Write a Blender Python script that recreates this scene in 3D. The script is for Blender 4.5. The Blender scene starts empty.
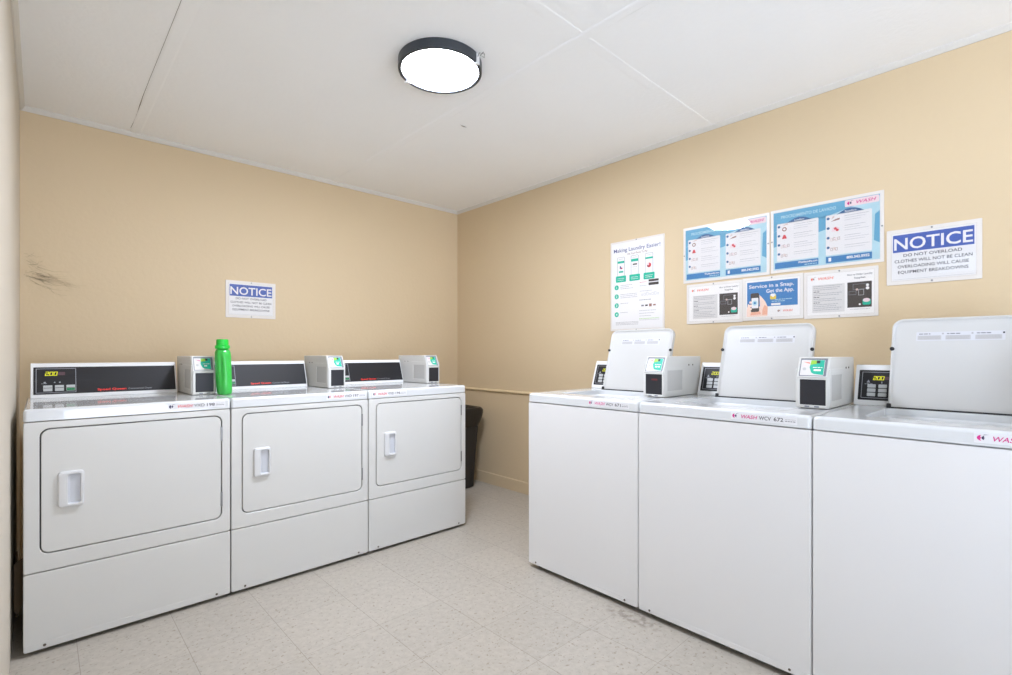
import bpy, bmesh, math, random
from mathutils import Matrix, Vector
random.seed(7)
C = bpy.context.scene.collection
R = math.radians

# ------------------------------------------------------------------ materials
MATS = {}
def mat(name, col, rough=0.5, metal=0.0, coat=0.0, coat_rough=0.08, spec=0.5, bump=0.0, bump_scale=60.0,
        vary=0.0, vary_scale=3.0, emit=None, estr=0.0, trans=0.0, sss=0.0):
    m = bpy.data.materials.new(name); m.use_nodes = True
    nt = m.node_tree; b = nt.nodes['Principled BSDF']
    b.inputs['Base Color'].default_value = (*col, 1)
    b.inputs['Roughness'].default_value = rough
    b.inputs['Metallic'].default_value = metal
    b.inputs['Coat Weight'].default_value = coat
    b.inputs['Coat Roughness'].default_value = coat_rough
    b.inputs['Specular IOR Level'].default_value = spec
    if trans: b.inputs['Transmission Weight'].default_value = trans
    if sss:
        b.inputs['Subsurface Weight'].default_value = sss
        b.inputs['Subsurface Radius'].default_value = (.02, .02, .02)
    if emit:
        b.inputs['Emission Color'].default_value = (*emit, 1)
        b.inputs['Emission Strength'].default_value = estr
    tc = nt.nodes.new('ShaderNodeTexCoord')
    n = nt.nodes.new('ShaderNodeTexNoise'); n.inputs['Scale'].default_value = vary_scale; n.inputs['Detail'].default_value = 4
    nt.links.new(tc.outputs['Object'], n.inputs['Vector'])
    v = vary if vary else 0.015
    mix = nt.nodes.new('ShaderNodeMix'); mix.data_type = 'RGBA'
    mix.inputs['A'].default_value = (*[c*(1-v) for c in col], 1)
    mix.inputs['B'].default_value = (*[min(1, c*(1+v)) for c in col], 1)
    nt.links.new(n.outputs['Fac'], mix.inputs['Factor'])
    nt.links.new(mix.outputs['Result'], b.inputs['Base Color'])
    if bump:
        n2 = nt.nodes.new('ShaderNodeTexNoise'); n2.inputs['Scale'].default_value = bump_scale; n2.inputs['Detail'].default_value = 3
        nt.links.new(tc.outputs['Object'], n2.inputs['Vector'])
        bp = nt.nodes.new('ShaderNodeBump'); bp.inputs['Strength'].default_value = bump; bp.inputs['Distance'].default_value = .004
        nt.links.new(n2.outputs['Fac'], bp.inputs['Height']); nt.links.new(bp.outputs['Normal'], b.inputs['Normal'])
    MATS[name] = m
    return m
def S(r, g, b):     # sRGB 0-255 to linear
    f = lambda c: (c/255/12.92) if c/255 <= .04045 else ((c/255+.055)/1.055)**2.4
    return (f(r), f(g), f(b))

mat('wall_paint_glare', S(206, 197, 182), .55, spec=.25, bump=.25, bump_scale=45, vary=.025, vary_scale=1.3)  # wall_paint lightened, glare on the left wall put into the colour
mat('wall_paint', S(211, 190, 156), .55, spec=.25, bump=.25, bump_scale=45, vary=.025, vary_scale=1.3)
mat('ledge_paint', S(218, 198, 160), .5, spec=.3, bump=.1, bump_scale=60)
mat('ceiling_paint', S(247, 248, 248), .8, spec=.15, bump=.35, bump_scale=45, vary=.02, vary_scale=2.5)
mat('trim_paint', S(216, 212, 204), .6, spec=.3)
mat('enamel', S(208, 207, 203), .38, spec=.4, coat=.12, coat_rough=.1, bump=.006, bump_scale=90)
mat('enamel_brightened', S(224, 223, 222), .38, spec=.4, coat=.12, coat_rough=.1, bump=.006)  # same enamel with brightness painted in for the dimly lit washers
mat('enamel_dimmed', S(198, 197, 194), .40, spec=.4, coat=.12, coat_rough=.08)  # same enamel darkened in colour to offset lamplight on the upturned lids
mat('enamel_top', S(214, 216, 217), .25, spec=.5, coat=.7, coat_rough=.05)
mat('white_plastic', S(228, 228, 227), .4, spec=.4)
mat('handle_grey', S(196, 198, 203), .4)
mat('handle_white', S(209, 209, 209), .4)
mat('box_grey', S(207, 206, 202), .42, spec=.4, bump=.02, bump_scale=200)
mat('box_inset', S(186, 185, 182), .5, bump=.3, bump_scale=350)
mat('frame_grey', S(120, 122, 132), .45)
mat('black_panel', S(30, 29, 31), .5, spec=.35)
mat('slot_black', S(30, 30, 36), .45)
mat('dark_gap', S(84, 82, 82), .9)
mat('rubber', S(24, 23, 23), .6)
mat('steel', S(150, 150, 150), .35, metal=.9)
mat('screw_dark', S(96, 86, 76), .5, metal=.4)
mat('foot_dark', S(70, 60, 50), .7, vary=.2, vary_scale=30)
mat('line_grey', S(150, 152, 158), .5)
mat('button_grey', S(186, 188, 188), .5)
mat('button_green', S(20, 120, 70), .5)
mat('digit_yellow', S(60, 60, 6), .5, emit=S(226, 226, 20), estr=1.0)
mat('digit_off', S(78, 50, 60), .5)
mat('logo_red', S(214, 44, 48), .5)
mat('brand_red', S(236, 52, 40), .5)
mat('logo_magenta', S(206, 40, 130), .5)
mat('logo_orange', S(232, 104, 74), .5)
mat('logo_navy', S(54, 48, 84), .5)
mat('logo_blue', S(70, 110, 180), .5)
mat('ink_dark', S(44, 42, 48), .6)
mat('ink_mid', S(120, 120, 124), .6)
mat('ink_grey', S(168, 166, 166), .6)
mat('ink_pale', S(186, 184, 184), .6)
mat('label_white', S(230, 228, 227), .4)
mat('label_film', S(222, 222, 224), .4)
mat('sticker_film', S(204, 204, 208), .5)
mat('holder_white', S(222, 216, 209), .3)
mat('paper', S(236, 232, 228), .6)
mat('paper_grey', S(214, 210, 206), .6)
mat('notice_blue', S(64, 92, 170), .5)
mat('poster_blue', S(96, 160, 190), .5, vary=.08, vary_scale=9)
mat('poster_deep', S(54, 120, 172), .5)
mat('poster_sky', S(174, 206, 214), .5, vary=.12, vary_scale=14)
mat('poster_card', S(226, 222, 220), .6)
mat('poster_steel', S(54, 96, 140), .5)
mat('snap_blue', S(58, 122, 178), .5)
mat('teal', S(20, 176, 146), .5)
mat('lime', S(150, 200, 60), .5)
mat('pale_pink', S(230, 206, 208), .5)
mat('title_navy', S(86, 92, 138), .5)
mat('skin', S(236, 176, 148), .6, vary=.12, vary_scale=40)
mat('skin_light', S(244, 214, 196), .6)
mat('yellow_badge', S(226, 196, 70), .5)
mat('board_dark', S(62, 54, 50), .5)
mat('dark_red', S(96, 30, 36), .5)
mat('icon_red', S(206, 64, 70), .5)
mat('icon_brown', S(150, 110, 96), .5)
mat('icon_tan', S(206, 180, 168), .5)
mat('bottle_green', S(52, 182, 70), .28, spec=.5, sss=.3, coat=.2)
mat('cap_green', S(10, 186, 52), .3, spec=.5, coat=.3)
mat('bag_black', S(30, 27, 25), .26, spec=.5, bump=.5, bump_scale=25)
mat('can_black', S(34, 31, 29), .5)
mat('cardboard', S(122, 100, 74), .85, vary=.15, vary_scale=20)
mat('lamp_ring', S(70, 74, 80), .35, metal=.5)
mat('cobweb', S(142, 127, 102), .9)
mat('crack', S(150, 145, 138), .9)
mat('galv', S(200, 205, 206), .35, metal=.6, vary=.05, vary_scale=15)
mat('diffuser', S(255, 255, 255), .4, emit=(.785, .845, .985), estr=162.0)

def clear_mat():
    m = bpy.data.materials.new('clear_acrylic'); m.use_nodes = True
    nt = m.node_tree; nt.nodes.clear()
    out = nt.nodes.new('ShaderNodeOutputMaterial'); mx = nt.nodes.new('ShaderNodeMixShader')
    t = nt.nodes.new('ShaderNodeBsdfTransparent'); t.inputs[0].default_value = (.985, .985, .985, 1)
    g = nt.nodes.new('ShaderNodeBsdfGlossy'); g.inputs['Roughness'].default_value = .02
    f = nt.nodes.new('ShaderNodeFresnel'); f.inputs['IOR'].default_value = 1.46
    ge = nt.nodes.new('ShaderNodeNewGeometry'); inv = nt.nodes.new('ShaderNodeMath'); inv.operation = 'SUBTRACT'; inv.inputs[0].default_value = 1
    mu = nt.nodes.new('ShaderNodeMath'); mu.operation = 'MULTIPLY'
    nt.links.new(ge.outputs['Backfacing'], inv.inputs[1]); nt.links.new(inv.outputs[0], mu.inputs[0]); nt.links.new(f.outputs[0], mu.inputs[1])
    nt.links.new(mu.outputs[0], mx.inputs[0]); nt.links.new(t.outputs[0], mx.inputs[1]); nt.links.new(g.outputs[0], mx.inputs[2])
    nt.links.new(mx.outputs[0], out.inputs[0])
    MATS['clear_acrylic'] = m
clear_mat()

def floor_mat():
    m = bpy.data.materials.new('vinyl_tile'); m.use_nodes = True
    nt = m.node_tree; N = nt.nodes.new; L = nt.links.new; b = nt.nodes['Principled BSDF']
    tc = N('ShaderNodeTexCoord'); sx = N('ShaderNodeSeparateXYZ'); L(tc.outputs['Object'], sx.inputs[0])
    def math_(op, a, bb=None):
        n = N('ShaderNodeMath'); n.operation = op
        for i, v in enumerate((a, bb)):
            if v is None: continue
            if isinstance(v, (int, float)): n.inputs[i].default_value = v
            else: L(v, n.inputs[i])
        return n.outputs[0]
    T = .305
    ux = math_('DIVIDE', math_('SUBTRACT', sx.outputs[0], .102), T); uy = math_('DIVIDE', math_('SUBTRACT', sx.outputs[1], .020), T)
    fx = math_('FRACT', ux); fy = math_('FRACT', uy)
    ex = math_('ABSOLUTE', math_('SUBTRACT', fx, .5)); ey = math_('ABSOLUTE', math_('SUBTRACT', fy, .5))
    joint = math_('GREATER_THAN', math_('MAXIMUM', ex, math_('ADD', ey, -.0012)), .4962)
    ix = math_('FLOOR', ux); iy = math_('FLOOR', uy)
    cb = N('ShaderNodeCombineXYZ'); L(ix, cb.inputs[0]); L(iy, cb.inputs[1])
    wn = N('ShaderNodeTexWhiteNoise'); wn.noise_dimensions = '2D'; L(cb.outputs[0], wn.inputs['Vector'])
    # marbling
    n1 = N('ShaderNodeTexNoise'); n1.inputs['Scale'].default_value = 38; n1.inputs['Detail'].default_value = 6; n1.inputs['Roughness'].default_value = .7
    L(tc.outputs['Object'], n1.inputs['Vector'])
    n2 = N('ShaderNodeTexNoise'); n2.inputs['Scale'].default_value = 70; n2.inputs['Detail'].default_value = 2
    L(tc.outputs['Object'], n2.inputs['Vector'])
    n3 = N('ShaderNodeTexNoise'); n3.inputs['Scale'].default_value = 1.6; n3.inputs['Detail'].default_value = 4
    L(tc.outputs['Object'], n3.inputs['Vector'])
    r1 = N('ShaderNodeValToRGB'); r1.color_ramp.elements[0].position = .35; r1.color_ramp.elements[0].color = (*S(206, 197, 183), 1)
    r1.color_ramp.elements[1].position = .62; r1.color_ramp.elements[1].color = (*S(220, 211, 197), 1)
    L(n1.outputs['Fac'], r1.inputs[0])
    r2 = N('ShaderNodeValToRGB'); r2.color_ramp.elements[0].position = .61; r2.color_ramp.elements[0].color = (0, 0, 0, 1)
    r2.color_ramp.elements[1].position = .70; r2.color_ramp.elements[1].color = (1, 1, 1, 1)
    L(n2.outputs['Fac'], r2.inputs[0])
    mx = N('ShaderNodeMix'); mx.data_type = 'RGBA'; L(math_('MULTIPLY', r2.outputs[0], .6), mx.inputs['Factor'])
    L(r1.outputs[0], mx.inputs['A']); mx.inputs['B'].default_value = (*S(150, 134, 116), 1)
    # tile to tile tone and broad wear
    tone = math_('MULTIPLY', math_('ADD', math_('MULTIPLY', wn.outputs['Value'], .05), math_('ADD', math_('MULTIPLY', n3.outputs['Fac'], .12), .88)), .65)
    hs = N('ShaderNodeMix'); hs.data_type = 'RGBA'; hs.blend_type = 'MULTIPLY'; hs.inputs['Factor'].default_value = 1
    cc = N('ShaderNodeCombineColor'); [L(tone, cc.inputs[i]) for i in range(3)]
    L(mx.outputs['Result'], hs.inputs['A']); L(cc.outputs[0], hs.inputs['B'])
    mj = N('ShaderNodeMix'); mj.data_type = 'RGBA'; L(math_('MULTIPLY', joint, .6), mj.inputs['Factor'])
    L(hs.outputs['Result'], mj.inputs['A']); mj.inputs['B'].default_value = (*S(120, 110, 100), 1)
    # scuffed grime on the floor where two washers meet
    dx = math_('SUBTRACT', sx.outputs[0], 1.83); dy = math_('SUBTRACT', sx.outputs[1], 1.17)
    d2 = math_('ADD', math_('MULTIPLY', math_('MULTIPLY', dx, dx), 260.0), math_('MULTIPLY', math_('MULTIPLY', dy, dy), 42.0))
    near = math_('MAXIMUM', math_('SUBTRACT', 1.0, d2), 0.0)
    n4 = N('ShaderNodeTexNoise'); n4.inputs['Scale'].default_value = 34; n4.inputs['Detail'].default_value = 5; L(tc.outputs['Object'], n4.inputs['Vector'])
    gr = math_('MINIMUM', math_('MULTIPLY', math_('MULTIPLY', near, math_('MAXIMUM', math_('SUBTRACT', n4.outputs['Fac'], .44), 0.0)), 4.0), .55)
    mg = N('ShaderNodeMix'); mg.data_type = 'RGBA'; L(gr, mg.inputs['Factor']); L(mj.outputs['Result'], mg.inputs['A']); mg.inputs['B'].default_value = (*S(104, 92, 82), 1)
    L(mg.outputs['Result'], b.inputs['Base Color'])
    b.inputs['Roughness'].default_value = .38; b.inputs['Specular IOR Level'].default_value = .35
    bp = N('ShaderNodeBump'); bp.inputs['Strength'].default_value = .12; bp.inputs['Distance'].default_value = .002
    L(math_('SUBTRACT', n1.outputs['Fac'], joint), bp.inputs['Height']); L(bp.outputs['Normal'], b.inputs['Normal'])
    MATS['vinyl_tile'] = m
floor_mat()

# ------------------------------------------------------------------ mesh builder
def rrect(x0, x1, y0, y1, r, n=5):
    r = max(1e-5, min(r, (x1-x0)/2-1e-6, (y1-y0)/2-1e-6)); pts = []
    for cx, cy, a0 in ((x1-r, y1-r, 0), (x0+r, y1-r, 90), (x0+r, y0+r, 180), (x1-r, y0+r, 270)):
        for i in range(n+1):
            a = R(a0+90*i/n); pts.append((cx+r*math.cos(a), cy+r*math.sin(a)))
    return pts
def ellipse(cx, cy, rx, ry, n=32, p=2.0):
    out = []
    for i in range(n):
        a = 2*math.pi*i/n; c, s = math.cos(a), math.sin(a)
        out.append((cx+rx*math.copysign(abs(c)**(2/p), c), cy+ry*math.copysign(abs(s)**(2/p), s)))
    return out

FRONT = lambda x0=0, y=0, z0=0: Matrix(((1, 0, 0, x0), (0, 0, -1, y), (0, 1, 0, z0), (0, 0, 0, 1)))      # (u,v,n) -> front face, n toward -y
def TILT(x0, y, z0, a):      # front face leaning back by a: v climbs, n points to the viewer
    s, c = math.sin(a), math.cos(a)
    return Matrix(((1, 0, 0, x0), (0, s, -c, y), (0, c, s, z0), (0, 0, 0, 1)))
TOP = lambda x0=0, y0=0, z=0: Matrix.Translation((x0, y0, z))
def SIDE(x, y0, z0, sgn):    # on a face looking to +x (sgn 1) or -x (sgn -1): u along +-y, v up
    return Matrix(((0, 0, sgn, x), (sgn, 0, 0, y0), (0, 1, 0, z0), (0, 0, 0, 1)))

TEXT_CACHE = {}
def text_mesh(s, bold, shear):
    k = (s, bold, shear)
    if k not in TEXT_CACHE:
        cu = bpy.data.curves.new('lettering', 'FONT'); cu.body = s; cu.size = 1; cu.offset = bold; cu.shear = shear
        cu.resolution_u = 3; cu.fill_mode = 'FRONT'
        o = bpy.data.objects.new('lettering', cu); C.objects.link(o)
        bpy.context.view_layer.update()
        me = bpy.data.meshes.new_from_object(o.evaluated_get(bpy.context.evaluated_depsgraph_get()))
        V = [tuple(v.co) for v in me.vertices]; F = [tuple(p.vertices) for p in me.polygons]
        bpy.data.objects.remove(o); bpy.data.curves.remove(cu); bpy.data.meshes.remove(me)
        TEXT_CACHE[k] = (V, F)
    return TEXT_CACHE[k]

class MB:
    def __init__(s): s.bm = bmesh.new(); s.mats = []
    def mi(s, m):
        if m not in s.mats: s.mats.append(m)
        return s.mats.index(m)
    def faces(s, verts, faces, m, M=Matrix()):
        vs = [s.bm.verts.new(M @ Vector(v)) for v in verts]; i = s.mi(m)
        for f in faces:
            try: s.bm.faces.new([vs[k] for k in f]).material_index = i
            except ValueError: pass
    def loft(s, loops, m, M=Matrix(), cap0=True, cap1=True, closed=False):
        i = s.mi(m); L = [[s.bm.verts.new(M @ Vector(p)) for p in lp] for lp in loops]; n = len(L[0])
        pairs = list(zip(L, L[1:])) + ([(L[-1], L[0])] if closed else [])
        for a, b in pairs:
            for k in range(n):
                s.bm.faces.new((a[k], a[(k+1) % n], b[(k+1) % n], b[k])).material_index = i
        if not closed:
            if cap0: s.bm.faces.new(L[0][::-1]).material_index = i
            if cap1: s.bm.faces.new(L[-1]).material_index = i
        return s
    # rounded slab: outline in (u,v), thickness along n from n0 to n1, edge rounding b at the n1 side
    def slab(s, u0, u1, v0, v1, r, n0, n1, m, M=Matrix(), b=.002, nn=5, b0=0.0):
        L = []
        def lp(ins, n): return [(x, y, n) for x, y in rrect(u0+ins, u1-ins, v0+ins, v1-ins, max(r-ins, .0008), nn)]
        if b0: L += [lp(b0, n0), lp(b0*.3, n0+b0*.3), lp(0, n0+b0)]
        else: L += [lp(0, n0)]
        if b: L += [lp(0, n1-b), lp(b*.3, n1-b*.3), lp(b, n1)]
        else: L += [lp(0, n1)]
        return s.loft(L, m, M)
    # rounded frame (ring) with a rounded rectangular hole
    def ring(s, o, ro, h, rh, n0, n1, m, M=Matrix(), b=.002, bh=.001, nn=5):
        def lo(ins, n): return [(x, y, n) for x, y in rrect(o[0]+ins, o[1]-ins, o[2]+ins, o[3]-ins, max(ro-ins, .0008), nn)]
        def lh(out, n): return [(x, y, n) for x, y in rrect(h[0]-out, h[1]+out, h[2]-out, h[3]+out, rh+out, nn)]
        return s.loft([lo(0, n0), lo(0, n1-b), lo(b*.3, n1-b*.3), lo(b, n1), lh(bh, n1), lh(0, n1-bh), lh(0, n0)], m, M, closed=True)
    def prism(s, pts, x0, x1, m, M=Matrix(), b=0.0):    # outline in (y,z) extruded along x, bevelled
        t = bmesh.new()
        a = [t.verts.new((x0, y, z)) for y, z in pts]; c = [t.verts.new((x1, y, z)) for y, z in pts]; n = len(pts)
        for k in range(n): t.faces.new((a[k], c[k], c[(k+1) % n], a[(k+1) % n]))
        t.faces.new(a); t.faces.new(c[::-1])
        bmesh.ops.recalc_face_normals(t, faces=t.faces[:])
        if b: bmesh.ops.bevel(t, geom=t.edges[:], offset=b, segments=2, affect='EDGES', profile=.5)
        s.merge(t, m, M); return s
    def box(s, x0, x1, y0, y1, z0, z1, m, M=Matrix(), b=0.0):
        return s.prism([(y0, z0), (y1, z0), (y1, z1), (y0, z1)], x0, x1, m, M, b)
    def merge(s, t, m, M=Matrix()):
        t.verts.index_update()
        s.faces([v.co[:] for v in t.verts], [[v.index for v in f.verts] for f in t.faces], m, M); t.free()
    def cyl(s, r, n0, n1, m, M=Matrix(), r1=None, n=20, b=0.0):
        r1 = r if r1 is None else r1
        def lp(rr, z): return [(rr*math.cos(2*math.pi*k/n), rr*math.sin(2*math.pi*k/n), z) for k in range(n)]
        L = [lp(r, n0)] + ([lp(r1, n1-b), lp(r1-b, n1)] if b else [lp(r1, n1)])
        return s.loft(L, m, M)
    def tube(s, pts, r, m, n=6, r1=None):
        L = []
        P = [Vector(p) for p in pts]
        for i, p in enumerate(P):
            d = (P[min(i+1, len(P)-1)]-P[max(i-1, 0)]).normalized()
            a = d.orthogonal().normalized(); bb = d.cross(a)
            rr = r if r1 is None else r+(r1-r)*i/(len(P)-1)
            L.append([p+a*rr*math.cos(2*math.pi*k/n)+bb*rr*math.sin(2*math.pi*k/n) for k in range(n)])
        return s.loft(L, m)
    # flat print
    def poly(s, pts, m, M, l=1, step=.00025): s.faces([(x, y, l*step) for x, y in pts], [list(range(len(pts)))], m, M); return s
    def rect(s, u0, u1, v0, v1, m, M, l=1): return s.poly([(u0, v0), (u1, v0), (u1, v1), (u0, v1)], m, M, l)
    def rr(s, u0, u1, v0, v1, r, m, M, l=1): return s.poly(rrect(u0, u1, v0, v1, r, 4), m, M, l)
    def disc(s, u, v, r, m, M, l=1, ry=None): return s.poly(ellipse(u, v, r, ry or r, 18), m, M, l)
    def outline(s, u0, u1, v0, v1, t, m, M, l=1):
        s.rect(u0, u1, v0, v0+t, m, M, l); s.rect(u0, u1, v1-t, v1, m, M, l); s.rect(u0, u0+t, v0+t, v1-t, m, M, l); s.rect(u1-t, u1, v0+t, v1-t, m, M, l)
    def text(s, t, u, v, h, m, M, l=2, align='l', bold=.015, shear=0.0, w=None):
        V, F = text_mesh(t, bold, shear)
        H = text_mesh('H', bold, 0)[0]; hh = max(p[1] for p in H)-min(p[1] for p in H)
        k = h/hh; xs = [p[0] for p in V]; x0, x1 = min(xs), max(xs); kx = k if w is None else w/(x1-x0)
        off = {'l': u, 'c': u-(x1-x0)*kx/2, 'r': u-(x1-x0)*kx}[align]
        s.faces([(off+(p[0]-x0)*kx, v+p[1]*k, l*.00025) for p in V], F, m, M); return s
    def dashes(s, u0, u1, v, h, m, M, l=2, seed=0):      # a printed line too small to read
        rnd = random.Random(seed*31+int(v*1e4)); u = u0
        while u < u1-h:
            w = min(u1-u, h*rnd.uniform(1.2, 4.5)); s.rect(u, u+w, v, v+h, m, M, l); u += w+h*.7
        return s
    def build(s, name, parent=None, angle=35):
        me = bpy.data.meshes.new(name); bmesh.ops.recalc_face_normals(s.bm, faces=s.bm.faces[:]) if not getattr(s, 'flat', False) else None
        s.bm.to_mesh(me); s.bm.free()
        for m in s.mats: me.materials.append(MATS[m])
        for p in me.polygons: p.use_smooth = True
        me.set_sharp_from_angle(angle=R(angle))
        o = bpy.data.objects.new(name, me); C.objects.link(o)
        if parent: o.parent = parent
        if angle == 35 and len(me.polygons) < 4000:      # keep broad flat faces flat beside their rounded edges
            wn = o.modifiers.new('weighted_normal', 'WEIGHTED_NORMAL'); wn.weight = 100; wn.keep_sharp = True
        return o

def thing(name, label, cat, loc, rz=0, group=None):
    o = bpy.data.objects.new(name, None); o.empty_display_size = .1; C.objects.link(o)
    o.location = loc; o.rotation_euler = (0, 0, R(rz)); tag(o, label, cat, group); return o
def tag(o, label, cat, group=None):
    o['label'] = label; o['category'] = cat
    if group: o['group'] = group
    return o
def struct(name, mb, label=None, angle=35):
    o = mb.build(name, None, angle); o['kind'] = 'structure'
    if label: o['label'] = label
    return o

# ------------------------------------------------------------------ room (X along the back wall, Y into the room, metres)
XR, YB, H, XL, YF = 2.812, 3.66, 2.42, -.08, -4.4
XF = 3.0
m = MB(); m.box(XL-.2, XR+.15, YF-.15, YB+.15, -.08, 0, 'vinyl_tile'); struct('floor', m)
m = MB(); m.box(XL-.2, XR+.15, YF-.15, YB+.15, H, H+.08, 'ceiling_paint'); struct('ceiling', m)
m = MB(); m.box(XL-.2, XR+.15, YB, YB+.12, 0, H, 'wall_paint'); struct('wall_back', m)
m = MB(); m.box(XR, XR+.12, YF, YB, 0, H, 'wall_paint'); struct('wall_right', m)
# left wall with a high window beside the camera
WY0, WY1, WZ0, WZ1 = .02, .62, 1.80, 1.99
m = MB()
LY0, LY1, LZ = -1.45, -.60, 2.0      # unseen side opening behind the camera, added to brighten the washers
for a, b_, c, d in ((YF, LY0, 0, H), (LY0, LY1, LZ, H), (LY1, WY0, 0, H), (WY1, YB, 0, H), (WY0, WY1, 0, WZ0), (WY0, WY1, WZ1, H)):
    m.box(XL-.12, XL, a, b_, c, d, 'wall_paint_glare')
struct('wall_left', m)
m = MB(); t = .018
for a, b_, c, d in ((WY0, WY0+t, WZ0, WZ1), (WY1-t, WY1, WZ0, WZ1), (WY0+t, WY1-t, WZ0, WZ0+t), (WY0+t, WY1-t, WZ1-t, WZ1)):
    m.box(XL-.09, XL-.05, a, b_, c, d, 'trim_paint', b=.002)
w = struct('window_1', m)
m = MB(); m.box(XL-.073, XL-.069, WY0+t, WY1-t, WZ0+t, WZ1-t, 'clear_acrylic'); m.build('window_pane', w)
# front wall (behind the camera) with an unseen wide opening added to let in light
DX0, DX1, DZ = .25, 2.05, 2.3
m = MB()
m.box(XL, DX0, YF-.12, YF, 0, H, 'wall_paint'); m.box(DX1, XR, YF-.12, YF, 0, H, 'wall_paint'); m.box(DX0, DX1, YF-.12, YF, DZ, H, 'wall_paint')
struct('wall_front', m)
m = MB()
for a, b_, c, d in ((DX0-.06, DX0, 0, DZ+.06), (DX1, DX1+.06, 0, DZ+.06), (DX0, DX1, DZ, DZ+.06)):
    m.box(a, b_, YF, YF+.015, c, d, 'trim_paint', b=.003)
struct('trim_1', m)
# wall / ceiling cove strips
m = MB()
cove = [(0, 0), (0, -.022), (.006, -.022), (.018, -.008), (.02, 0)]
m.faces([(x, YB-a, H+z) for x in (XL, XR) for a, z in cove], [[0, 1, 6, 5], [1, 2, 7, 6], [2, 3, 8, 7], [3, 4, 9, 8], [4, 0, 5, 9]], 'trim_paint'); struct('trim_2', m)
m = MB(); m.faces([(XR-a, y, H+z) for y in (YF, YB) for a, z in cove], [[0, 1, 6, 5], [1, 2, 7, 6], [2, 3, 8, 7], [3, 4, 9, 8], [4, 0, 5, 9]], 'trim_paint'); struct('trim_3', m)
m = MB(); m.faces([(XL+a, y, H+z) for y in (YF, YB) for a, z in cove], [[0, 1, 6, 5], [1, 2, 7, 6], [2, 3, 8, 7], [3, 4, 9, 8], [4, 0, 5, 9]], 'trim_paint'); struct('trim_4', m)
# ceiling board joints: low battens with feathered edges
def batten(name, along, pos, lo, hi, w=.05, t=.003):
    m = MB(); prof = [(-w/2, .01), (-w/2, -.0006), (-w/2+.012, -t), (w/2-.012, -t), (w/2, -.0006), (w/2, .01)]
    P = [(pos+a, q, H+z) if along == 'y' else (q, pos+a, H+z) for q in (lo, hi) for a, z in prof]
    m.faces(P, [[i, (i+1) % 6, 6+(i+1) % 6, 6+i] for i in range(6)]+[[0, 1, 2, 3, 4, 5], [6, 7, 8, 9, 10, 11]], 'ceiling_paint'); struct(name, m)
batten('trim_5', 'y', .408, YF, YB-.02, .055, .004)
batten('trim_6', 'y', 1.63, YF, YB-.02, .05, .0055)
batten('trim_7', 'x', 1.285, .44, XR-.02, .05, .0016)
# dark open crack along the first joint
m = MB()
crk = [(.379, 1.9), (.379, 2.5), (.378, 2.9), (.3785, 3.1), (.381, 3.22), (.384, 3.32), (.3835, 3.44), (.380, 3.58)]
wd = [.0006, .0007, .0008, .0012, .0026, .0022, .0011, .0007]
P = []; F = []
for (x, y), w_ in zip(crk, wd): P += [(x-w_, y, H-.0012), (x+w_, y, H-.0012), (x+w_, y, H-.0004), (x-w_, y, H-.0004)]
for i in range(len(crk)-1):
    for k in range(4): F.append([4*i+k, 4*i+(k+1) % 4, 4*i+4+(k+1) % 4, 4*i+4+k])
m.faces(P, F, 'crack'); struct('trim_8', m)
# skirting and the painted ledge of the right wall
m = MB(); m.prism([(XR, 0), (XR-.008, 0), (XR-.008, .084), (XR-.004, .092), (XR, .094)], YF, YB, 'wall_paint', Matrix(((0, 1, 0, 0), (1, 0, 0, 0), (0, 0, 1, 0), (0, 0, 0, 1)))); struct('baseboard_right', m)
m = MB(); m.box(XL, XR, YB-.012, YB, 0, .1, 'wall_paint', b=.003); struct('baseboard_back', m)
m = MB(); m.prism([(XR, .790), (XR-.011, .791), (XR-.016, .797), (XR-.016, .804), (XR-.011, .810), (XR, .812)], YF, YB, 'ledge_paint', Matrix(((0, 1, 0, 0), (1, 0, 0, 0), (0, 0, 1, 0), (0, 0, 0, 1)))); struct('trim_9', m)

# ------------------------------------------------------------------ shared appliance pieces
def swirl(m, M, u, v, s, c1, c2, l=2):     # the small two-chevron mark ahead of the maker's lettering
    def arc(cu, cv, r, th, a0, a1, c, ll):
        n = 10; P = []
        for k in range(n+1):
            a = R(a0+(a1-a0)*k/n); P.append((cu+r*math.cos(a)*1.5, cv+r*math.sin(a)))
        for k in range(n, -1, -1):
            a = R(a0+(a1-a0)*k/n); f = 1-abs(k/n-.5)*2; rr = r-th*f
            P.append((cu+rr*math.cos(a)*1.5+th*.25, cv+rr*math.sin(a)))
        for k in range(n): m.poly([P[k], P[k+1], P[2*n-k], P[2*n+1-k]], c, M, ll)
    arc(u+s*.95, v, s*.55, s*.36, 115, 245, c1, l)
    arc(u+s*1.35, v+s*.02, s*.42, s*.26, 120, 240, c2, l)
    m.poly([(u+s*.9, v+s*.5), (u+s*1.7, v+s*.62), (u+s*1.1, v+s*.62)], c2, M, l)
def wash(m, M, u, v, h, c, c1, c2, l=2, w=None):
    swirl(m, M, u, v+h*.5, h*1.2, c1, c2, l)
    m.text('WASH', u+h*2.6, v, h, c, M, l, bold=.012, shear=.25, w=h*4.2 if w is None else w)

def brand_label(parent, M, code, num, c, c1, c2):
    m = MB(); m.flat = False
    m.slab(0, .222, 0, .027, .002, -.0002, .0006, 'label_film', M, b=.0002)
    M2 = M @ Matrix.Translation((0, 0, .0006))
    wash(m, M2, .004, .0075, .0130, c, c1, c2, 1, w=.056)
    m.text(code, .099, .0075, .0130, 'ink_dark', M2, 1, bold=.01, w=.040)
    m.text(num, .148, .0075, .0130, 'ink_dark', M2, 1, bold=.012, w=.031)
    m.dashes(.184, .217, .0155, .0022, 'ink_pale', M2, 1, 3); m.dashes(.184, .217, .0090, .0026, 'ink_mid', M2, 1, 4)
    return m.build('brand_label', parent)

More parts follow.
